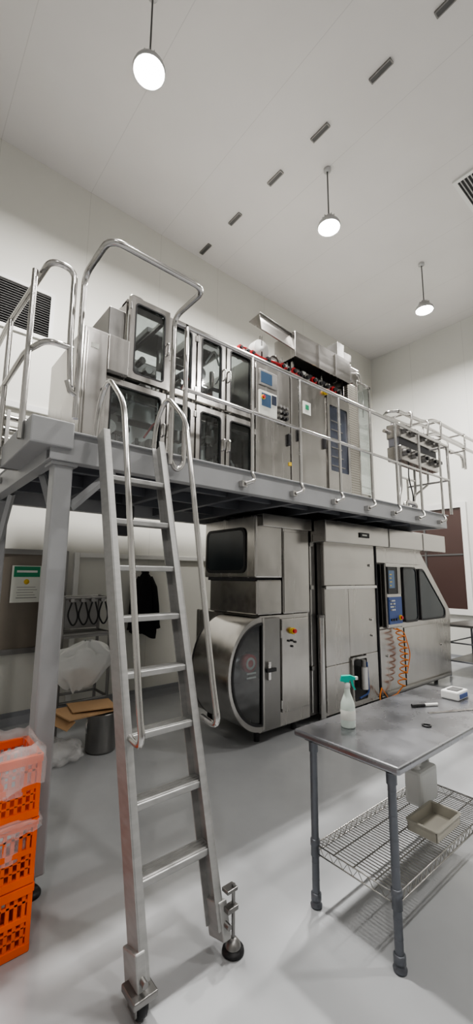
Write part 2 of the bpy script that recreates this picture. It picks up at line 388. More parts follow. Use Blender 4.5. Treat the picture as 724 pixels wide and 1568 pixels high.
o.cyl((3.81,3.20,.15),(3.81,3.20,2.28),.014,TUBE,10)
for z in (.6,1.5,2.0):o.box((3.78,3.17,z),(3.84,3.24,z+.05),STEELD,.004)
o.build()

o=MB('lower_main_body',ME)
prof=[(3.97,.08),(3.97,2.08),(6.38,2.08),(7.32,1.14),(7.36,1.04),(7.24,.12),(7.1,.08)]
o.prism(prof,'Y',3.16,4.35,STEEL)
o.box((3.99,3.135,1.54),(5.08,3.162,2.05),STEELH,.008)
o.box((3.99,3.135,.62),(4.46,3.162,1.52),STEEL,.008);o.box((4.46,3.137,.68),(5.08,3.162,1.52),STEEL,.008)
o.box((3.99,3.135,.12),(4.46,3.162,.62),STEEL,.008);o.box((4.80,3.135,.12),(5.08,3.162,.68),STEEL,.008)
o.box((3.99,3.11,1.50),(5.08,3.135,1.54),TUBE,.006)
o.box((5.12,3.135,1.84),(6.36,3.162,2.05),STEEL,.006)
o.box((5.12,3.135,.12),(5.75,3.162,.95),STEEL,.008);o.prism([(5.78,.12),(5.78,.93),(7.28,.93),(7.20,.12)],'Y',3.135,3.162,STEEL)
o.box((5.09,3.12,.1),(5.11,3.16,2.07),DARK)
o.box((4.47,3.13,.14),(4.79,3.163,.66),BLACK)
o.ring(rrect(4.46,4.80,.13,.67,.02,2),rrect(4.49,4.77,.16,.64,.02,2),'Y',3.11,3.135,STEEL)
o.cyl((4.62,3.06,.30),(4.62,3.06,.56),.05,TUBE,16);o.cyl((4.62,3.06,.56),(4.62,3.06,.64),.03,STEELD,12);o.tube([(4.55,3.08,.20),(4.7,3.05,.24),(4.72,3.08,.6)],.012,BLUE,.05)
def win(pts,shr):
    cxx=sum(p[0] for p in pts)/len(pts);czz=sum(p[1] for p in pts)/len(pts)
    inn=[(cxx+(p[0]-cxx)*shr,czz+(p[1]-czz)*(shr)) for p in pts]
    o.ring(pts,inn,'Y',3.12,3.162,BLACK);o.prism(inn,'Y',3.13,3.158,BGLASS)
win(rrect(5.80,6.20,1.00,1.80,.07),.93)
def roundpoly(P,r,n=5):
    Q=[];K=len(P)
    for i in range(K):
        a,b,c=Vector(P[i-1]),Vector(P[i]),Vector(P[(i+1)%K])
        p0=b+(a-b).normalized()*r;p1=b+(c-b).normalized()*r
        for k in range(n+1):
            t=k/n;q=p0*(1-t)**2+b*2*t*(1-t)+p1*t*t;Q.append((q.x,q.y))
    return Q
win(roundpoly([(6.28,1.0),(6.28,1.78),(6.42,1.78),(7.12,1.12),(7.10,1.0)],.06),.93)
for x,z in ((4.95,1.8),(4.95,1.1),(4.95,.9),(5.3,.6),(6.9,.6)):o.cyl((x,3.115,z),(x,3.14,z),.018,TUBE,12)
for x in (4.1,5.0,6.0,7.0):
    for y in (3.3,4.2):o.cyl((x,y,0),(x,y,.09),.03,BLACK,12)
o.box((5.2,3.10,.09),(7.15,3.16,.15),STEELD,.02)
o.box((3.76,2.92,2.04),(5.10,3.30,2.30),STEELH,.012);o.box((5.115,2.92,2.04),(6.05,3.30,2.30),STEELH,.012);o.box((6.065,2.92,2.04),(6.80,3.30,2.30),STEELH,.012)
o.box((4.42,2.905,2.13),(4.62,2.922,2.19),BLACK,.002);o.box((4.46,2.902,2.15),(4.56,2.906,2.17),LABEL)
o.box((5.20,3.05,.97),(5.60,3.135,1.84),STEEL,.015)
o.box((5.23,3.035,1.42),(5.46,3.052,1.79),BLACK,.005);o.box((5.25,3.032,1.50),(5.40,3.036,1.74),SCREEN)
o.box((5.48,3.035,1.42),(5.57,3.052,1.79),STEELD,.004);o.box((5.23,3.035,1.02),(5.57,3.052,1.38),BLUE,.004)
for i in range(4):
    for j in range(3):o.box((5.26+.045*j,3.027,1.20+.04*i),(5.287+.045*j,3.036,1.22+.04*i),LABEL if (i+j)%3 else STEELD)
for k in range(4):o.box((5.27,3.029,1.53+.05*k),(5.31+.02*(k%2),3.033,1.54+.05*k),YEL)
o.cyl((5.50,3.015,1.10),(5.50,3.04,1.10),.035,YEL,16);o.cyl((5.50,2.995,1.10),(5.50,3.02,1.10),.022,RED,16)
for j in range(3):o.cyl((5.28+.06*j,3.02,1.08),(5.28+.06*j,3.04,1.08),.016,BLACK,12)
o.build()
o=MB('coiled_air_hose',ME)
pts=[(5.42,3.10,.95)]
for i in range(150):
    t=i/149;a=t*2*math.pi*9;z=.92-.72*t
    pts.append((5.47+.06*math.cos(a)*(1-.2*t)+.10*math.sin(t*3.4),3.04+.05*math.sin(a),z))
pts+=[(5.35,3.05,.12),(5.15,3.06,.10),(5.0,3.06,.25)]
o.tube(pts,.008,OHOSE,n=7)
o.tube([(5.50,3.1,.95),(5.58,3.03,.9),(5.70,3.02,.6),(5.60,3.03,.35)],.007,OHOSE,.08,n=7)
o.tube([(5.0,3.06,.25),(4.93,3.05,.15),(4.95,3.05,.08),(5.1,3.05,.06)],.009,OHOSE,.05,n=7)
o.build()

DZ=2.495
o=MB('upper_glazed_cabinet',ME)
yf=3.15;yb=4.2
o.box((1.20,yb-.02,DZ),(2.87,yb,4.06),STEELD);o.box((1.38,yf+.02,4.03),(2.87,yf+.12,4.06),STEELH);o.box((1.38,yb-.12,4.03),(2.87,yb,4.06),STEELH)
o.box((1.40,yf+.12,4.04),(2.86,yb-.12,4.05),PLEXI)  # roof made clear to let lamp light into the cabinet
for x in (1.79,2.28):o.box((x-.02,yf+.1,4.03),(x+.02,yb-.1,4.06),STEELH)
o.box((1.20,yf+.02,DZ),(2.87,yb,DZ+.10),STEELH,.004)
o.box((1.38,yf+.03,3.28),(1.40,yb,4.05),STEEL);o.box((1.20,yf+.03,DZ),(1.215,yb,3.3),STEEL);o.box((2.85,yf,DZ),(2.87,yb,4.05),STEEL)
o.box((1.2,yf+.03,3.27),(2.86,yf+.2,3.30),STEELH);o.box((1.2,yf+.2,3.28),(2.86,yb-.02,3.29),PLEXI)
for x in (1.78,2.10,2.465):o.box((x-.02,yf+.02,DZ),(x+.02,yf+.06,4.05),STEEL,.003)
def gdoor(x0,x1,z0,z1,y=yf,hs=1):
    o.ring(rrect(x0,x1,z0,z1,.006,5),rrect(x0+.05,x1-.05,z0+.055,z1-.055,.035,5),'Y',y-.022,y+.018,STEEL)
    o.ring(rrect(x0+.045,x1-.045,z0+.05,z1-.05,.035,5),rrect(x0+.057,x1-.057,z0+.062,z1-.062,.03,5),'Y',y-.026,y-.012,BLACK)
    a,b=x0+.05,x1-.05;o.add([(a,y-.005,z0+.05),(b,y-.005,z0+.05),(b,y-.005,z1-.05),(a,y-.005,z1-.05)],[[0,1,2,3]],GLASS)
    xh=(x1-.022) if hs>0 else (x0+.022);zc=(z0+z1)/2
    o.tube([(xh,y-.02,zc-.06),(xh,y-.055,zc-.05),(xh,y-.055,zc+.05),(xh,y-.02,zc+.06)],.008,TUBE,.015,n=8)
    for zz in (z0+.1,z1-.1):o.box(((x0 if hs>0 else x1)-.008,y-.034,zz-.03),((x0 if hs>0 else x1)+.008,y-.018,zz+.03),TUBE,.003)
gdoor(1.385,1.775,3.30,4.06,yf-.03);gdoor(1.79,2.09,3.31,4.04,yf,-1);gdoor(2.11,2.455,3.31,4.04);gdoor(2.475,2.86,3.31,4.04,yf,-1)
gdoor(1.21,1.775,2.58,3.27);gdoor(1.79,2.09,2.60,3.27,yf,-1);gdoor(2.11,2.455,2.60,3.27);gdoor(2.475,2.86,2.60,3.27,yf,-1)
o.box((1.0,3.06,DZ),(1.195,3.95,3.60),STEEL,.012);o.box((1.195,3.06,3.285),(1.375,3.95,3.60),STEEL,.008)
o.box((1.02,3.045,2.66),(1.18,3.062,3.56),STEEL,.004);o.box((1.05,3.04,3.42),(1.11,3.046,3.46),LABEL);o.cyl((1.16,3.03,3.1),(1.16,3.05,3.1),.014,BLACK,10)
o.cyl((1.18,3.4,3.60),(1.18,3.4,3.72),.03,RED,12)
o.tube([(1.42,3.2,4.06),(1.42,3.2,4.14),(1.55,3.2,4.14),(1.55,3.2,4.06)],.010,TUBE,.05)
o.box((1.24,3.2,3.60),(1.385,4.1,3.95),STEELD,.01)
o.build()
o=MB('upper_cabinet_mechanism',ME)
for i in range(95):
    x=random.uniform(1.3,2.75);z=random.choice((random.uniform(2.68,3.15),random.uniform(3.38,3.92)));y=random.uniform(3.35,3.95)
    if z>3.3:x=max(x,1.48)
    m=random.choice((STEELD,TUBE,STEEL,WHITE,DARK,STEELD,BLACK,STEEL));k=random.random()
    w=random.uniform(.03,.10)
    if k<.4:o.box((x-w,y-.05,z-w*.7),(x+w,y+.05,z+w*.7),m,.006)
    elif k<.7:o.cyl((x,y-.06,z),(x,y+.06,z),w*.8,m,16)
    elif k<.85:o.cyl((x,y,z-.12),(x,y,z+.10),.015,m,10)
    else:o.tube([(x-.1,y-.08,z-.08),(x,y-.1,z+.10),(x+.1,y-.05,z-.05),(x+.12,y,z+.08)],.010,random.choice((BLACK,TUBE,RED,WHITE)),.06,n=7)
o.box((1.42,4.0,2.6),(2.84,4.03,3.24),WHITE);o.box((1.42,4.0,3.32),(2.84,4.03,4.0),STEELD)
for x in (1.6,1.95,2.3,2.65):o.cyl((x,3.6,2.59),(x,3.6,3.26),.025,TUBE,12);o.cyl((x+.05,3.7,3.31),(x+.05,3.7,4.02),.03,STEEL,12)
o.build()
o=MB('upper_control_cabinet',ME)
o.box((2.875,3.16,DZ),(4.11,4.2,4.05),STEEL,.006)
for a,b in ((2.885,3.43),(3.45,3.60),(3.62,4.09)):o.box((a,3.135,2.58),(b,3.162,4.02),STEEL,.008)
o.box((2.93,3.12,3.74),(3.20,3.137,3.93),STEELD,.006);o.box((2.95,3.116,3.77),(3.12,3.121,3.90),SCREEN);o.box((2.93,3.12,3.40),(3.20,3.137,3.68),LABEL,.004)
o.box((2.96,3.115,3.50),(3.10,3.121,3.65),SCREEN,.002);o.box((3.115,3.116,3.55),(3.19,3.121,3.66),SMOKY,.002)
for i in range(4):
    for j in range(3):o.cyl((3.25+.055*j,3.105,3.38+.062*i),(3.25+.055*j,3.137,3.38+.062*i),.019,BLACK if (i*j)%3 else STEELD,12)
o.cyl((2.98,3.11,3.60),(2.98,3.125,3.60),.028,YEL,14);o.cyl((2.98,3.095,3.60),(2.98,3.112,3.60),.018,RED,14)
o.box((3.66,3.128,3.60),(3.80,3.136,3.76),LABEL);o.box((3.70,3.124,3.66),(3.76,3.129,3.72),GREEN)
for x,z in ((3.39,3.2),(3.57,3.3),(4.05,3.3)):
    o.box((x-.012,3.10,z-.07),(x+.012,3.135,z+.07),BLACK,.004)
o.box((3.40,3.12,2.9),(3.43,3.136,2.94),YEL)
o.box((4.11,3.16,DZ),(4.63,4.2,4.05),STEEL,.006)
o.cyl((4.10,3.10,4.0),(4.10,3.14,4.0),.035,YEL,14);o.cyl((4.10,3.08,4.0),(4.10,3.10,4.0),.024,RED,14)
o.ring(rrect(4.13,4.61,2.60,3.98,.01,3),rrect(4.18,4.56,2.98,3.86,.02,3),'Y',3.13,3.162,STEEL)
o.box((4.17,3.15,2.97),(4.57,3.158,3.88),SMOKY)
for k in range(6):o.box((4.22,3.144,3.05+.12*k),(4.50-.03*(k%3),3.151,3.065+.12*k),STEELD)
o.build()
o=MB('upper_tower',ME)
o.box((4.635,3.16,DZ),(4.86,3.9,4.32),PERF,.004)
o.box((4.875,3.9,DZ),(5.18,3.93,4.4),STEELD);o.box((4.875,3.2,DZ),(5.18,3.9,DZ+.3),STEEL,.006)
for a,b in (((4.875,3.17,DZ),(4.88,3.90,4.40)),((5.18,3.17,DZ),(5.185,3.90,4.40)),((4.875,3.17,DZ+.30),(5.185,3.175,4.40))):o.box(a,b,PLEXI)
for x in (4.87,5.185):o.box((x-.012,3.155,DZ),(x+.012,3.18,4.42),STEEL,.002)
o.box((4.86,3.155,4.38),(5.20,3.18,4.42),STEEL,.002)
for x in (4.95,5.04,5.12):o.cyl((x,3.5,DZ),(x,3.5,4.3),.02,TUBE,10)
for k in range(6):o.cyl((4.9,3.45,2.95+.24*k),(5.16,3.45,2.95+.24*k),.03,random.choice((STEEL,WHITE,BLACK)),12)
o.box((4.52,3.25,4.32),(4.88,3.8,4.70),STEEL,.01);o.box((4.50,3.2,4.62),(4.64,3.5,4.90),STEELD,.008)
o.box((4.66,3.22,4.70),(4.84,3.6,4.82),STEEL,.008)
o.box((4.92,3.3,4.40),(5.14,3.7,4.72),STEEL,.01);o.cyl((4.74,3.2,4.5),(4.74,3.25,4.5),.07,TUBE,18)
o.cyl((4.70,3.4,4.80),(4.70,3.4,4.92),.04,STEEL,14);o.cyl((4.98,3.4,4.72),(4.98,3.4,4.84),.03,TUBE,12);o.tube([(4.9,3.3,4.6),(5.12,3.28,4.66),(5.22,3.3,4.4),(5.22,3.3,4.0)],.012,TUBE,.06)
for k in range(5):o.cyl((4.55+.07*k,3.19,4.38+.03*(k%2)),(4.55+.07*k,3.25,4.38+.03*(k%2)),.02,(BLACK,TUBE,RED)[k%3],10)
o.build()
o=MB('upper_web_path',ME)
o.obox((3.24,3.15,4.49),(.54,.012,.22),(math.radians(-14),math.radians(5),0),STEELH,.002)
o.obox((3.24,3.25,4.60),(.54,.20,.010),(math.radians(-6),math.radians(5),0),TUBE,.002)
o.box((3.50,3.10,4.27),(4.62,3.112,4.60),STEELH,.002);o.box((3.50,3.112,4.59),(4.62,3.45,4.60),STEELH,.002)
o.box((3.50,3.112,4.27),(3.51,3.45,4.59),STEEL);o.box((4.61,3.112,4.27),(4.62,3.45,4.59),STEEL);o.box((3.51,3.44,4.27),(4.61,3.45,4.59),STEELD)
for x in (3.95,4.3):o.box((x-.003,3.095,4.28),(x+.003,3.102,4.59),STEELD)
for x in (3.02,3.55,4.1,4.58):o.box((x-.012,3.18,4.06),(x+.012,3.21,4.38),STEEL,.002)
o.lathe((3.02,3.16,4.21),[(0,0),(.03,0),(.03,.02),(.11,.02),(.115,.03),(.115,.12),(.11,.13),(0,.13)],WHITE,ax='Y')
o.lathe((3.26,3.20,4.16),[(0,0),(.02,0),(.07,.01),(.07,.12),(0,.13)],TUBE,ax='Y')
for x,r,m in ((2.70,.035,RED),(2.80,.03,STEEL),(2.88,.035,RED),(3.12,.04,DARK),(3.36,.045,RED),(3.46,.04,STEEL),(3.56,.05,RED),(3.68,.045,DARK),(3.80,.05,TUBE),(3.93,.05,RED),(4.06,.05,STEELD),(4.2,.05,TUBE),(4.34,.05,RED),(4.46,.05,STEEL)):
    z=4.06+r+.01;o.cyl((x,3.17,z),(x,3.34,z),r,m,16);o.cyl((x,3.15,z),(x,3.17,z),r*.5,BLACK,10)
    if x>3.3:o.cyl((x-.03,3.26,4.05),(x-.03,3.26,4.28),.012,TUBE,8)
    if x>3.3:o.box((x-.03,3.22,z+r),(x+.035,3.36,z+r+.05),random.choice((STEEL,DARK,WHITE)),.005)
o.tube([(2.6,3.2,4.07),(2.75,3.2,4.15),(3.0,3.18,4.1),(3.3,3.18,4.13),(3.7,3.18,4.08)],.012,RED,.06,n=7)
o.box((2.2,3.4,4.06),(2.6,3.9,4.16),STEEL,.008);o.box((1.75,3.5,4.06),(2.1,3.9,4.12),STEELD,.008)
o.box((3.6,3.4,4.05),(4.5,3.8,4.24),STEELD,.008)
o.build()

# ------------------------------------------------------------------ discharge conveyor at the right
o=MB('discharge_conveyor')
bx0,bx1=5.22,6.35
for z in (3.36,3.68):
    o.box((bx0,2.74,z-.12),(bx1,2.95,z+.09),STEEL,.015)
    for x in (5.32,5.56,5.86,6.12,6.27):
        o.cyl((x,2.69,z),(x,2.74,z),.055,STEELD,18);o.cyl((x,2.66,z),(x,2.69,z),.028,BLACK,12)
o.box((bx0,2.77,3.45),(bx1,2.92,3.56),DARK)
for x in (5.32,5.72):
    o.tube([(x,2.82,3.25),(x,2.82,2.85),(x-.08,2.82,2.70),(x-.08,2.82,2.495)],.018,STEELD,.08)
o.tube([(5.32,2.82,3.02),(5.72,2.82,3.02)],.014,TUBE);o.tube([(5.24,2.82,2.62),(5.64,2.82,2.62)],.014,TUBE)
o.tube([(5.45,2.76,3.25),(5.38,2.74,3.0),(5.5,2.74,2.75),(5.45,2.76,2.5)],.009,BLACK,.1)
o.tube([(6.2,2.85,3.25),(6.2,2.85,3.05),(5.72,2.85,2.8)],.016,STEELD,.06)
for dy,dz,xe in ((0,0,8.2),(.22,.0,7.9),(0,-.22,8.1),(.22,-.22,7.8)):
    o.tube([(5.15,2.72+dy,3.90+dz),(5.9,2.72+dy,3.93+dz),(6.2,2.72+dy,4.05+dz),(xe,2.72+dy,4.05+dz),(xe,2.72+dy,3.6)],.026,TUBE,.15)
for x in (5.45,5.95):
    o.tube([(x,2.70,3.74),(x,2.67,3.96),(x,3.0,3.96),(x,2.97,3.74)],.016,TUBE,.05)
for x in (6.4,7.3):
    o.tube([(x,2.70,3.78),(x,2.69,4.07),(x,2.98,4.07),(x,2.97,3.78),(x,2.70,3.78)],.016,TUBE,.05)
o.tube([(5.15,2.72,3.90),(5.05,2.82,3.90),(5.15,2.94,3.90)],.02,TUBE,.06)
o.build()
o=MB('bent_steel_pipe');o.tube([(5.02,2.62,ZT+.003),(5.02,2.62,2.61),(5.30,2.62,2.61),(5.30,2.62,ZT+.003)],.028,TUBE,.09);o.build()

# ------------------------------------------------------------------ work table
o=MB('work_table')
TX0,TX1,TY0,TY1,TZ=1.79,3.30,1.03,1.64,.83
o.box((TX0,TY0,TZ-.035),(TX1,TY1,TZ),TTOP,.010)
o.box((TX0+.04,TY0+.04,TZ-.055),(TX1-.04,TY1-.04,TZ-.036),STEELD,.003)
legs=[(x,y) for x in (TX0+.055,2.96) for y in (TY0+.07,TY1-.09)]
for x,y in legs:
    o.cyl((x,y,.05),(x,y,TZ-.05),.019,GALV,16);o.cyl((x,y,TZ-.10),(x,y,TZ-.05),.024,GALV,16)
    o.lathe((x,y,0),[(0,0),(.028,0),(.030,.012),(.022,.02),(.022,.03),(.026,.032),(.026,.062),(.02,.066)],GALV)
    o.lathe((x,y,.23),[(.019,0),(.023,.003),(.022,.05),(.025,.052),(.024,.08),(.019,.083)],GALV)
    for z in (.12,.20,.40,.5,.6,.7):o.lathe((x,y,z),[(.0192,0),(.0198,.001),(.0198,.003),(.0192,.004)],GALV,16)
sz=.285;x0,x1,y0,y1=legs[0][0],legs[2][0],legs[0][1],legs[1][1]
for z in (sz,sz-.04):
    o.tube([(x0,y0,z),(x1,y0,z),(x1,y1,z),(x0,y1,z)],.004,WIRE,n=6,closed=True)
def zig(a,b,nn):
    P=[]
    for i in range(nn+1):
        t=i/nn;P.append((a[0]+(b[0]-a[0])*t,a[1]+(b[1]-a[1])*t,sz if i%2 else sz-.04))
    o.tube(P,.0025,WIRE,n=4)
zig((x0,y0),(x1,y0),44);zig((x0,y1),(x1,y1),44);zig((x0,y0),(x0,y1),16);zig((x1,y0),(x1,y1),16)
nx=52
for i in range(1,nx):
    x=x0+(x1-x0)*i/nx;o.tube([(x,y0,sz+.003),(x,y1,sz+.003)],.0025,WIRE,n=5)
for i in range(1,4):
    y=y0+(y1-y0)*i/4;o.tube([(x0,y,sz-.004),(x1,y,sz-.004)],.0035,WIRE,n=5)
o.build()
o=MB('spray_bottle');bx,by,bz=2.05,1.47,TZ
o.lathe((bx,by,bz),[(0,0),(.036,0),(.040,.006),(.040,.10),(.037,.125),(.026,.155),(.0165,.18),(.0145,.205),(.0145,.215)],mat('frosted_bottle',(.62,.70,.64),.3),24)
o.lathe((bx,by,bz+.04),[(.0402,0),(.0408,.001),(.0408,.05),(.0402,.051)],LABEL,24)
o.lathe((bx,by,bz+.205),[(.0,0),(.0175,0),(.0175,.022),(.012,.026),(.010,.04)],WHITE,18)
def bprism(pts,hw,m):
    n=len(pts);a=-.75;ca,sa=math.cos(a),math.sin(a);vs=[]
    for s_ in (-hw,hw):
        for px,pz in pts:vs.append((bx+px*ca-s_*sa,by+px*sa+s_*ca,bz+pz))
    o.add(vs,[[i,(i+1)%n,n+(i+1)%n,n+i] for i in range(n)]+[list(range(n)),list(range(n,2*n))],m)
bprism([(-.038,.24),(-.030,.268),(.02,.272),(.045,.262),(.045,.25),(.012,.246),(.010,.235),(-.012,.235)],.012,TEAL)
bprism([(.045,.248),(.060,.250),(.060,.264),(.045,.266)],.009,WHITE)
bprism([(.018,.248),(.032,.247),(.038,.215),(.048,.195),(.040,.195),(.028,.213)],.006,TEAL)
o.build()
o=MB('marker_pen');o.tube([(2.66,1.42,TZ+.010),(2.74,1.375,TZ+.010)],.010,BLACK,n=12);o.tube([(2.74,1.375,TZ+.010),(2.82,1.33,TZ+.010)],.009,WHITE,n=12);o.build()
o=MB('steel_ruler');o.obox((2.78,1.22,TZ+.002),(.34,.025,.003),(0,0,-.45),TUBE);o.build()
o=MB('rubber_ring');pts=[(2.40+.022*math.cos(t*math.pi/10),1.20+.022*math.sin(t*math.pi/10),TZ+.004) for t in range(20)];o.tube(pts,.004,BLACK,n=8,closed=True);o.build()
o=MB('label_printer');o.box((3.02,1.28,TZ),(3.19,1.40,TZ+.055),WHITE,.01);o.box((3.04,1.276,TZ+.012),(3.16,1.282,TZ+.04),BLUE,.002);o.box((3.05,1.30,TZ+.055),(3.15,1.37,TZ+.06),SLAT,.002);o.build()
o=MB('plastic_canister');zc=sz+.006
o.box((2.57,1.34,zc),(2.79,1.45,zc+.20),BAGW,.02);o.lathe((2.62,1.395,zc+.195),[(.03,0),(.022,.015),(.022,.02),(.026,.02),(.026,.04),(0,.042)],WHITE,18)
o.tube([(2.67,1.395,zc+.19),(2.67,1.395,zc+.235),(2.77,1.395,zc+.235),(2.77,1.395,zc+.19)],.011,BAGW,.02);o.build()
o=MB('plastic_tray')
tx0,tx1,ty0,ty1=2.32,2.60,1.14,1.30
o.box((tx0+.01,ty0+.01,zc),(tx1-.01,ty1-.01,zc+.006),CREAM)
for a,b in (((tx0,ty0,zc),(tx1,ty0+.006,zc+.055)),((tx0,ty1-.006,zc),(tx1,ty1,zc+.055)),((tx0,ty0,zc),(tx0+.006,ty1,zc+.055)),((tx1-.006,ty0,zc),(tx1,ty1,zc+.055))):o.box(a,b,CREAM,.002)
o.ring(rrect(tx0-.01,tx1+.01,ty0-.01,ty1+.01,.02),rrect(tx0+.005,tx1-.005,ty0+.005,ty1-.005,.012),'Z',zc+.052,zc+.058,CREAM)
o.build()

o=MB('lab_stool');sx,sy=3.58,1.18
o.lathe((sx,sy,.60),[(0,0),(.15,0),(.165,.008),(.165,.03),(.15,.038),(0,.038)],STEELD)
for k in range(4):
    t=math.pi/4+k*math.pi/2;o.tube([(sx+.10*math.cos(t),sy+.10*math.sin(t),.60),(sx+.20*math.cos(t),sy+.20*math.sin(t),.01)],.013,TUBE)
    o.lathe((sx+.20*math.cos(t),sy+.20*math.sin(t),0),[(0,0),(.02,0),(.02,.02),(.014,.025)],BLACK,12)
o.tube([(sx+.165*math.cos(t*math.pi/12),sy+.165*math.sin(t*math.pi/12),.22) for t in range(24)],.010,TUBE,closed=True)
o.build()
o=MB('side_bench');ax0,ax1,ay0,ay1=7.5,8.6,2.75,3.35
o.box((ax0,ay0,.82),(ax1,ay1,.86),STEELD,.006)
for x in (ax0+.05,ax1-.05):
    for y in (ay0+.05,ay1-.05):o.cyl((x,y,0),(x,y,.82),.02,GALV,12)
for z in (.25,.55):o.tube([(ax0+.05,ay0+.05,z),(ax1-.05,ay0+.05,z),(ax1-.05,ay1-.05,z),(ax0+.05,ay1-.05,z)],.012,GALV,closed=True)
o.box((ax0+.05,ay0+.05,.24),(ax1-.05,ay1-.05,.26),STEELD);o.build()
# ------------------------------------------------------------------ crates
CX0,CX1,CY0,CY1=.07,.655,2.20,2.58
CH=.268
def crate(z,h=CH):
    o=MB('orange_plastic_crate');x0,x1,y0,y1=CX0,CX1,CY0,CY1-.10;th=.012
    o.box((x0+.01,y0+.01,z),(x1-.01,y1-.01,z+.014),ORANGE,.003)
    def side(a,b,fix,ax):
        def bx(u0,u1,v0,v1,e=0):
            if ax=='Y':o.box((u0,fix-e,v0),(u1,fix+th+e,v1),ORANGE,.002)
            else:o.box((fix-e,u0,v0),(fix+th+e,u1,v1),ORANGE,.002)
        bx(a,b,z+h-.035,z+h,.008);bx(a,b,z,z+.035,.004);bx(a,b,z+h*.5-.012,z+h*.5+.012,.002);bx(a,b,z+h*.76-.006,z+h*.76+.006)
        n=int((b-a)/.032)
        for i in range(n+1):
            u=a+(b-a)*i/n;w=.018 if i in(0,n) else .008
            bx(max(a,u-w),min(b,u+w),z+.035,z+h-.035,.003 if i in (0,n) else 0)
        for k in (.12,.25,.38):bx(a,b,z+h*k-.004,z+h*k+.004)
    side(x0,x1,y0,'Y');side(x0,x1,y1-th,'Y');side(y0,y1,x0,'X');side(y0,y1,x1-th,'X')
    o.build()
for i in range(3):crate(.002+(CH+.004)*i)
def liner(z,drop,seed,lift):
    o=MB('plastic_crate_liner');cx_,cy_=(CX0+CX1)/2,(CY0+CY1-.10)/2
    def f(u,v):
        t=u*2*math.pi;c,s_=math.cos(t),math.sin(t);k=1/max(abs(c),abs(s_))
        k=min(k,1.30)
        nz=noise.noise(Vector((c*3+seed,s_*3,v*3)));n2=noise.noise(Vector((c*9+seed,s_*9,v*5)))
        if v<.3:
            r=.93;zz=z-.16+.16*(v/.3)+lift*v/.3
        else:
            w=(v-.3)/.7;r=.93+.15*min(1,w*4);zz=z+lift*(1-w)-drop*w*(1+.5*nz)
        return (cx_+.293*r*k*c+.012*n2,cy_+.15*r*k*s_+.012*n2,zz+.015*n2+.012*nz)
    o.surf(f,90,16,BAG);o.build()
liner(3*CH+.012,.12,1,.05);liner(2*CH+.008,.05,5,.010)

# ------------------------------------------------------------------ things at the back wall
o=MB('window_1')
o.box((-.3,RY1-.03,.80),(1.66,RY1,1.90),BROWN,.004)
o.ring(rrect(-.36,1.72,.76,1.94,.01,2),rrect(-.3,1.66,.82,1.88,.01,2),'Y',RY1-.05,RY1,STEELD)
o.box((.66,RY1-.036,.82),(.68,RY1-.028,1.88),SLAT);o.build()
o=MB('safety_notice_sign')
o.box((1.10,RY1-.058,1.33),(1.42,RY1-.052,1.75),LABEL);o.box((1.12,RY1-.060,1.62),(1.40,RY1-.0575,1.74),GREEN)
o.box((1.15,RY1-.062,1.67),(1.37,RY1-.0598,1.695),WHITE)
o.lathe((1.26,RY1-.0585,1.565),[(0,0),(.03,0),(.03,-.002),(0,-.002)],YEL,12,'Y')
for k in range(5):o.box((1.16+.01*(k%2),RY1-.060,1.38+.03*k),(1.38-.02*(k%3),RY1-.0578,1.386+.03*k),INK if k==0 else STEELD)
o.build()
o=MB('wall_pipe_run')
for z,r in ((3.20,.03),(3.32,.03),(3.46,.035)):
    o.tube([(RX0+.01,RY1-.10,z),(2.4,RY1-.10,z)],r,TUBE,n=12)
for x in (-1,0,.9,1.9):o.box((x-.02,RY1-.14,3.12),(x+.02,RY1,3.54),STEELD,.003)
o.build()
o=MB('hanging_black_jacket');jx=2.74
def jk(u,v):
    t=u*2*math.pi;z=1.70-.84*v
    w=.03+.115*min(1,(v/.22))**.8+.05*max(0,v-.22)
    d=.04+.03*v
    fold=.016*math.sin(t*5+v*4)*min(1,v*3)
    return (jx+(w+fold)*math.cos(t)+.03*noise.noise(Vector((v*4,1,u))),RY1-.12+(d+fold*.6)*math.sin(t),z+.025*math.sin(t*2)*v-.05*v*math.cos(t))
o.surf(jk,48,30,CLOTH)
for sg in (-1,1):
    P=[(jx+sg*.07,RY1-.13,1.62),(jx+sg*.13,RY1-.13,1.48),(jx+sg*.17,RY1-.14,1.22),(jx+sg*.19,RY1-.15,.98),(jx+sg*.20,RY1-.15,.93)]
    o.tube(P,[.04,.055,.05,.044,.046],CLOTH,n=14)
o.tube([(jx-.04,RY1-.12,1.68),(jx,RY1-.15,1.74),(jx+.04,RY1-.12,1.68)],.025,CLOTH,n=10)
o.tube([(jx,RY1,1.76),(jx,RY1-.10,1.76),(jx,RY1-.10,1.70)],.007,TUBE,.02,n=8)
o.build()
o=MB('hose_rack');ry=4.55
for x in (1.46,1.98):
    o.tube([(x,ry,.02),(x,ry,1.42)],.018,STEELD);o.tube([(x,ry+.35,.02),(x,ry+.35,1.42)],.018,STEELD)
    o.lathe((x,ry,0),[(0,0),(.03,0),(.03,.02),(.018,.03)],BLACK,12);o.lathe((x,ry+.35,0),[(0,0),(.03,0),(.03,.02),(.018,.03)],BLACK,12)
for z in (.35,1.02,1.40):
    o.tube([(1.46,ry,z),(1.98,ry,z)],.014,STEELD);o.tube([(1.46,ry+.35,z),(1.98,ry+.35,z)],.014,STEELD)
    for x in (1.46,1.98):o.tube([(x,ry,z),(x,ry+.35,z)],.014,STEELD)
o.box((1.44,ry-.01,.99),(2.0,ry+.36,1.02),STEELD,.003)
o.box((1.48,ry+.33,1.05),(1.96,ry+.35,1.38),STEELD,.003)
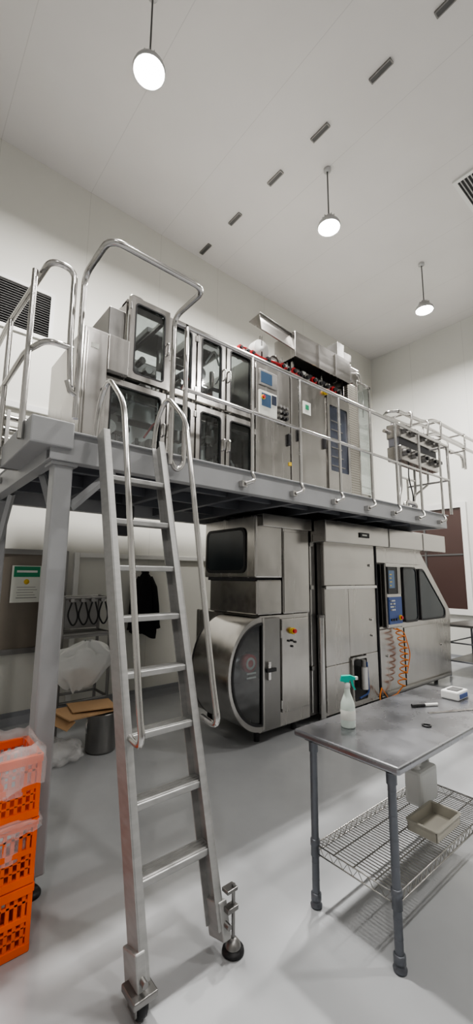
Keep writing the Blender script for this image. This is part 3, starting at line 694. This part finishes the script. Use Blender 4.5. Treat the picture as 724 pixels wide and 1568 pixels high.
for k in range(4):
    x=1.54+.11*k;o.tube([(x,ry-.01,1.36),(x-.05,ry-.03,1.22),(x+.02,ry-.03,1.10),(x+.07,ry-.03,1.20),(x+.03,ry-.02,1.36)],.009,BLACK,.06,n=7)
    o.cyl((x,ry-.03,1.38),(x,ry+.03,1.38),.022,STEELD,12)
o.build()
def blob(name,c,size,mt,seed,amp=.25,sub=4):
    bm=bmesh.new();bmesh.ops.create_icosphere(bm,subdivisions=sub,radius=1)
    for v in bm.verts:
        p=v.co.copy();n1=noise.noise(p*1.6+Vector((seed,0,0)));n2=noise.noise(p*5+Vector((seed,3,0)))
        k=1+amp*n1+amp*.45*n2-.12*abs(n2)
        v.co=Vector((p.x*size[0]*k,p.y*size[1]*k,p.z*size[2]*k))
        if v.co.z<-size[2]*.8:v.co.z=-size[2]*.8
    me=bpy.data.meshes.new(name);bm.to_mesh(me);bm.free();me.materials.append(mt)
    for p in me.polygons:p.use_smooth=True
    ob=bpy.data.objects.new(name,me);ob.location=c;C.objects.link(ob);return ob
# bag draped from the rack shelf
o=MB('white_plastic_bag')
def bagf(u,v):
    t=u*2*math.pi
    if v<.5:
        w=v/.5;rx=.05+.27*math.sin(w*math.pi/2);ry_=.04+.11*math.sin(w*math.pi/2);z=.98-.16*w
    else:
        w=(v-.5)/.5;rx=.32*(1-.75*w*w);ry_=.15*(1-.6*w*w);z=.82-.30*w
    k=1+.16*math.sin(t*7+3*v)*min(1,v*2)*.6+.25*noise.noise(Vector((math.cos(t)*2,math.sin(t)*2,v*4)))
    return (1.62+rx*k*math.cos(t)-.10*(v-.5),4.36+ry_*k*math.sin(t),z+.05*noise.noise(Vector((math.cos(t)*3,v*5,2))))
o.surf(bagf,64,26,BAGW);o.build()
blob('crumpled_plastic_wrap',(1.36,4.05,.09),(.19,.16,.11),BAG,9,.5)
o=MB('steel_bin');o.lathe((1.74,4.08,0),[(0,.01),(.125,.01),(.13,.0),(.14,.02),(.142,.33),(.15,.34),(.15,.355),(.138,.355),(.132,.33),(.125,.02),(0,.02)],STEELD,32)
o.tube([(1.60,4.08,.30),(1.585,4.06,.24),(1.60,4.08,.18)],.008,TUBE,.03);o.build()
o=MB('cardboard_sheet')
o.obox((1.55,4.03,.405),(.52,.32,.012),(.08,.06,.25),CARD,.002);o.obox((1.62,4.05,.43),(.40,.26,.010),(.05,.03,-.1),CARD,.002);o.obox((1.31,3.95,.37),(.10,.30,.010),(.08,-.6,.25),CARD,.002)
o.build()
o=MB('window_2')
o.box((RX1-.04,3.45,1.0),(RX1,4.9,3.10),MAROON)
o.ring(rrect(3.34,5.0,.92,3.18,.01,2),rrect(3.44,4.89,1.03,3.07,.01,2),'X',RX1-.08,RX1,WHITE)
o.box((RX1-.06,4.20,1.03),(RX1-.03,4.24,3.07),SLAT);o.box((RX1-.055,3.46,2.1),(RX1-.03,4.89,2.13),SLAT);o.build()

# ------------------------------------------------------------------ world + camera
w=bpy.data.worlds.new('World');bpy.context.scene.world=w;w.use_nodes=True
w.node_tree.nodes['Background'].inputs[0].default_value=(.9,.95,1,1);w.node_tree.nodes['Background'].inputs[1].default_value=.3
f,pi_,ya,ro=645.7,math.radians(8.79),math.radians(50.07),math.radians(.43)
F=Vector((math.cos(ya)*math.cos(pi_),math.sin(ya)*math.cos(pi_),math.sin(pi_)));Rv=Vector((math.sin(ya),-math.cos(ya),0));U=Rv.cross(F)
R2=Rv*math.cos(ro)+U*math.sin(ro);U2=-Rv*math.sin(ro)+U*math.cos(ro)
cd=bpy.data.cameras.new('camera');cd.sensor_fit='VERTICAL';cd.sensor_height=36;cd.lens=f/1600*36;cd.clip_start=.02
co=bpy.data.objects.new('camera',cd);C.objects.link(co)
M=Matrix((( R2.x,U2.x,-F.x,0),(R2.y,U2.y,-F.y,0),(R2.z,U2.z,-F.z,1.65),(0,0,0,1)));co.matrix_world=M
bpy.context.scene.camera=co
